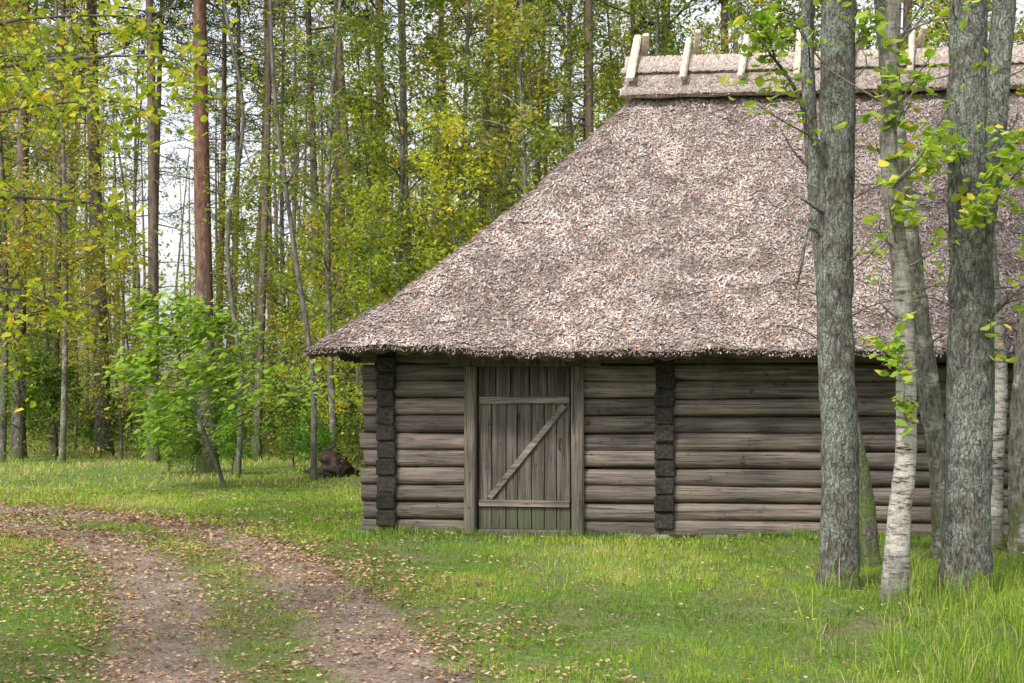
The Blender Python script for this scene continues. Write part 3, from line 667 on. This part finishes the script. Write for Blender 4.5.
hero('leaning_tree',(3.15,12.5,0),[(3.15,12.5,-.1),(3.1,12.5,.6),(2.95,12.5,1.4),(2.76,12.5,2.35),(2.64,12.5,3.6),(2.6,12.5,5),(2.7,12.6,9)],[.1,.082,.075,.07,.065,.06,.03],M_moss,'slender pale leaning tree with mossy foot near the barn',seed=4)
hero('birch_tree',(2.75,10.25,0),[(2.75,10.25,-.1),(2.79,10.25,.6),(2.84,10.25,1.15),(2.82,10.25,2.2),(2.72,10.27,3.25),(2.75,10.25,4.4),(2.85,10.3,8.5)],[.105,.088,.08,.072,.066,.06,.03],M_birch,'slim white birch with leafy shoots on its stem',
 branches=(([(2.72,10.2,3.0),(2.9,10.1,3.2),(3.1,10.1,3.55)],[.015,.01,.005]),),
 sprigs=(((2.76,10.15,1.6),(2.64,10.05,1.95),60,.09),((2.8,10.15,1.3),(2.76,10.0,1.7),44,.08),((2.75,10.2,2.6),(2.6,10.,3.0),60,.15),((2.75,10.2,3.0),(3.05,10.,3.3),80,.18),((2.75,10.2,3.4),(2.95,10.,3.8),60,.17),((2.7,10.2,3.6),(2.6,10.0,4.1),50,.16)),leafm=M_sapleaf,seed=5,flare=.2,amp=.06)
hero('old_tree',(3.44,10.8,0),[(3.44,10.8,-.1),(3.46,10.8,.8),(3.49,10.8,2.),(3.47,10.8,3.2),(3.45,10.8,4.6),(3.4,10.8,7),(3.5,10.9,11)],[.195,.182,.175,.17,.135,.11,.05],M_lich,
 'thick forked trunk with rough grey lichened bark',
 branches=(([(3.52,10.78,2.6),(3.62,10.75,3.3),(3.68,10.75,4.0),(3.76,10.75,5.2),(3.8,10.8,8)],[.12,.11,.1,.09,.04]),([(3.6,10.7,2.1),(3.85,10.6,2.35),(4.15,10.5,2.45)],[.03,.02,.01]),([(3.6,10.7,3.3),(3.9,10.6,3.5),(4.2,10.5,3.9)],[.03,.02,.01])),
 sprigs=(((3.35,10.55,3.2),(3.1,10.35,3.45),60,.17),((3.4,10.55,2.9),(3.55,10.2,3.3),80,.2),((3.6,10.5,3.0),(3.85,10.2,3.3),90,.22),((3.5,10.5,2.7),(3.3,10.2,2.9),50,.18),((3.7,10.5,2.7),(3.95,10.2,2.8),70,.19),((3.7,10.5,3.2),(3.95,10.2,3.5),50,.19)),leafm=M_sapleaf,seed=6,flare=.4,amp=.14)
hero('dark_birch_tree',(3.97,12.9,0),[(3.97,12.9,-.1),(3.9,12.9,.8),(3.79,12.9,1.45),(3.6,12.9,2.9),(3.42,12.9,4.5),(3.3,12.9,6),(3.2,13,10)],[.15,.12,.105,.1,.09,.08,.03],M_birchd,'dark slender birch leaning beside the barn',seed=7,amp=.1)
hero('birch_tree',(4.62,13.6,0),[(4.6,13.6,-.1),(4.62,13.6,.8),(4.66,13.6,1.8),(4.5,13.6,4),(4.5,13.6,9)],[.095,.085,.08,.07,.03],M_birch,'white birch stem partly hidden behind thicker trunks',seed=8)
hero('dark_birch_tree',(4.85,13.3,0),[(4.85,13.3,-.1),(4.8,13.3,.8),(4.84,13.3,1.7),(4.98,13.3,3),(5.3,13.3,6),(5.4,13.3,9)],[.19,.16,.15,.13,.1,.04],M_birchd,'rough dark old birch leaning away from the barn',seed=9,amp=.14)
hero('leaning_birch_tree',(-3.7,26.5,0),[(-3.7,26.5,-.1),(-3.72,26.5,2),(-4.05,26.5,4.3),(-4.4,26.5,7),(-4.5,26.6,9.5),(-4.2,26.7,12)],[.062,.052,.045,.04,.03,.015],M_grey,'thin curved stem at the edge of the clearing',
 branches=(([(-4.0,26.5,4.),(-4.6,26.4,5.2),(-5.1,26.3,6.6)],[.022,.016,.006]),([(-4.2,26.5,5.5),(-3.6,26.3,6.6),(-3.2,26.2,7.7)],[.02,.014,.006])),
 sprigs=[((-4.3+.1*k,26.5,5+.5*k),(-4.9+(k%3)*.9,26.2,5.6+.6*k),60,.35) for k in range(8)],leafm=M_birchleaf,lsize=.05,seed=11,raw=True,seg=10,flare=.2,crown=0)
hero('leaning_birch_tree',(-5.6,27.5,0),[(-5.3,27.5,-.1),(-5.25,27.5,2),(-5.5,27.5,4.5),(-5.2,27.5,7),(-5.6,27.6,9.5),(-5.4,27.7,12)],[.055,.05,.042,.035,.03,.015],M_grey,'thin grey crooked stem at the edge of the clearing',
 sprigs=[((-5.3,27.5,5+.5*k),(-5.9+(k%3)*.9,27.2,5.6+.6*k),50,.35) for k in range(6)],leafm=M_birchleaf,lsize=.05,seed=12,raw=True,seg=10,flare=.2,crown=0)
mb=MB(); tube(mb,[(0,0,-.05),(.05,0,.2),(-.03,.02,.42),(.06,0,.6)],[.34,.3,.2,.06],22,.5,0,.6,6,6,flare=.4)
s=mb.obj('tree_stump',[M_root],label='dark broken stump at the edge of the wood',category='stump'); s.location=(-3.45,27.5,0)

# ------------------------------------------------------------------ light
el,az=math.radians(48),math.radians(215)
wd=bpy.data.worlds.new('World'); scene.world=wd; wd.use_nodes=True; nt=wd.node_tree; nt.nodes.clear()
sky=nt.nodes.new('ShaderNodeTexSky'); sky.sky_type='NISHITA'; sky.sun_disc=False; sky.sun_elevation=el; sky.sun_rotation=az; sky.dust_density=3; sky.air_density=1
hs=nt.nodes.new('ShaderNodeHueSaturation'); hs.inputs['Saturation'].default_value=.2; hs.inputs['Value'].default_value=1.85
bg=nt.nodes.new('ShaderNodeBackground'); bg.inputs[1].default_value=.15; ow=nt.nodes.new('ShaderNodeOutputWorld')
nt.links.new(sky.outputs[0],hs.inputs['Color']); nt.links.new(hs.outputs[0],bg.inputs[0]); nt.links.new(bg.outputs[0],ow.inputs[0])
sl=bpy.data.lights.new('sun','SUN'); sl.energy=2.9; sl.angle=math.radians(4); sl.color=(1,.95,.87)
so=bpy.data.objects.new('sun',sl); COL.objects.link(so)
d=Vector((math.sin(az)*math.cos(el),math.cos(az)*math.cos(el),math.sin(el)))
so.rotation_euler=d.to_track_quat('Z','Y').to_euler()

cam=bpy.data.cameras.new('camera'); co=bpy.data.objects.new('camera',cam); COL.objects.link(co)
cam.lens=50; cam.sensor_width=36; cam.shift_y=.0522; cam.clip_end=2000; co.location=(0,0,1.6); co.rotation_euler=(math.radians(90),0,0)
scene.camera=co
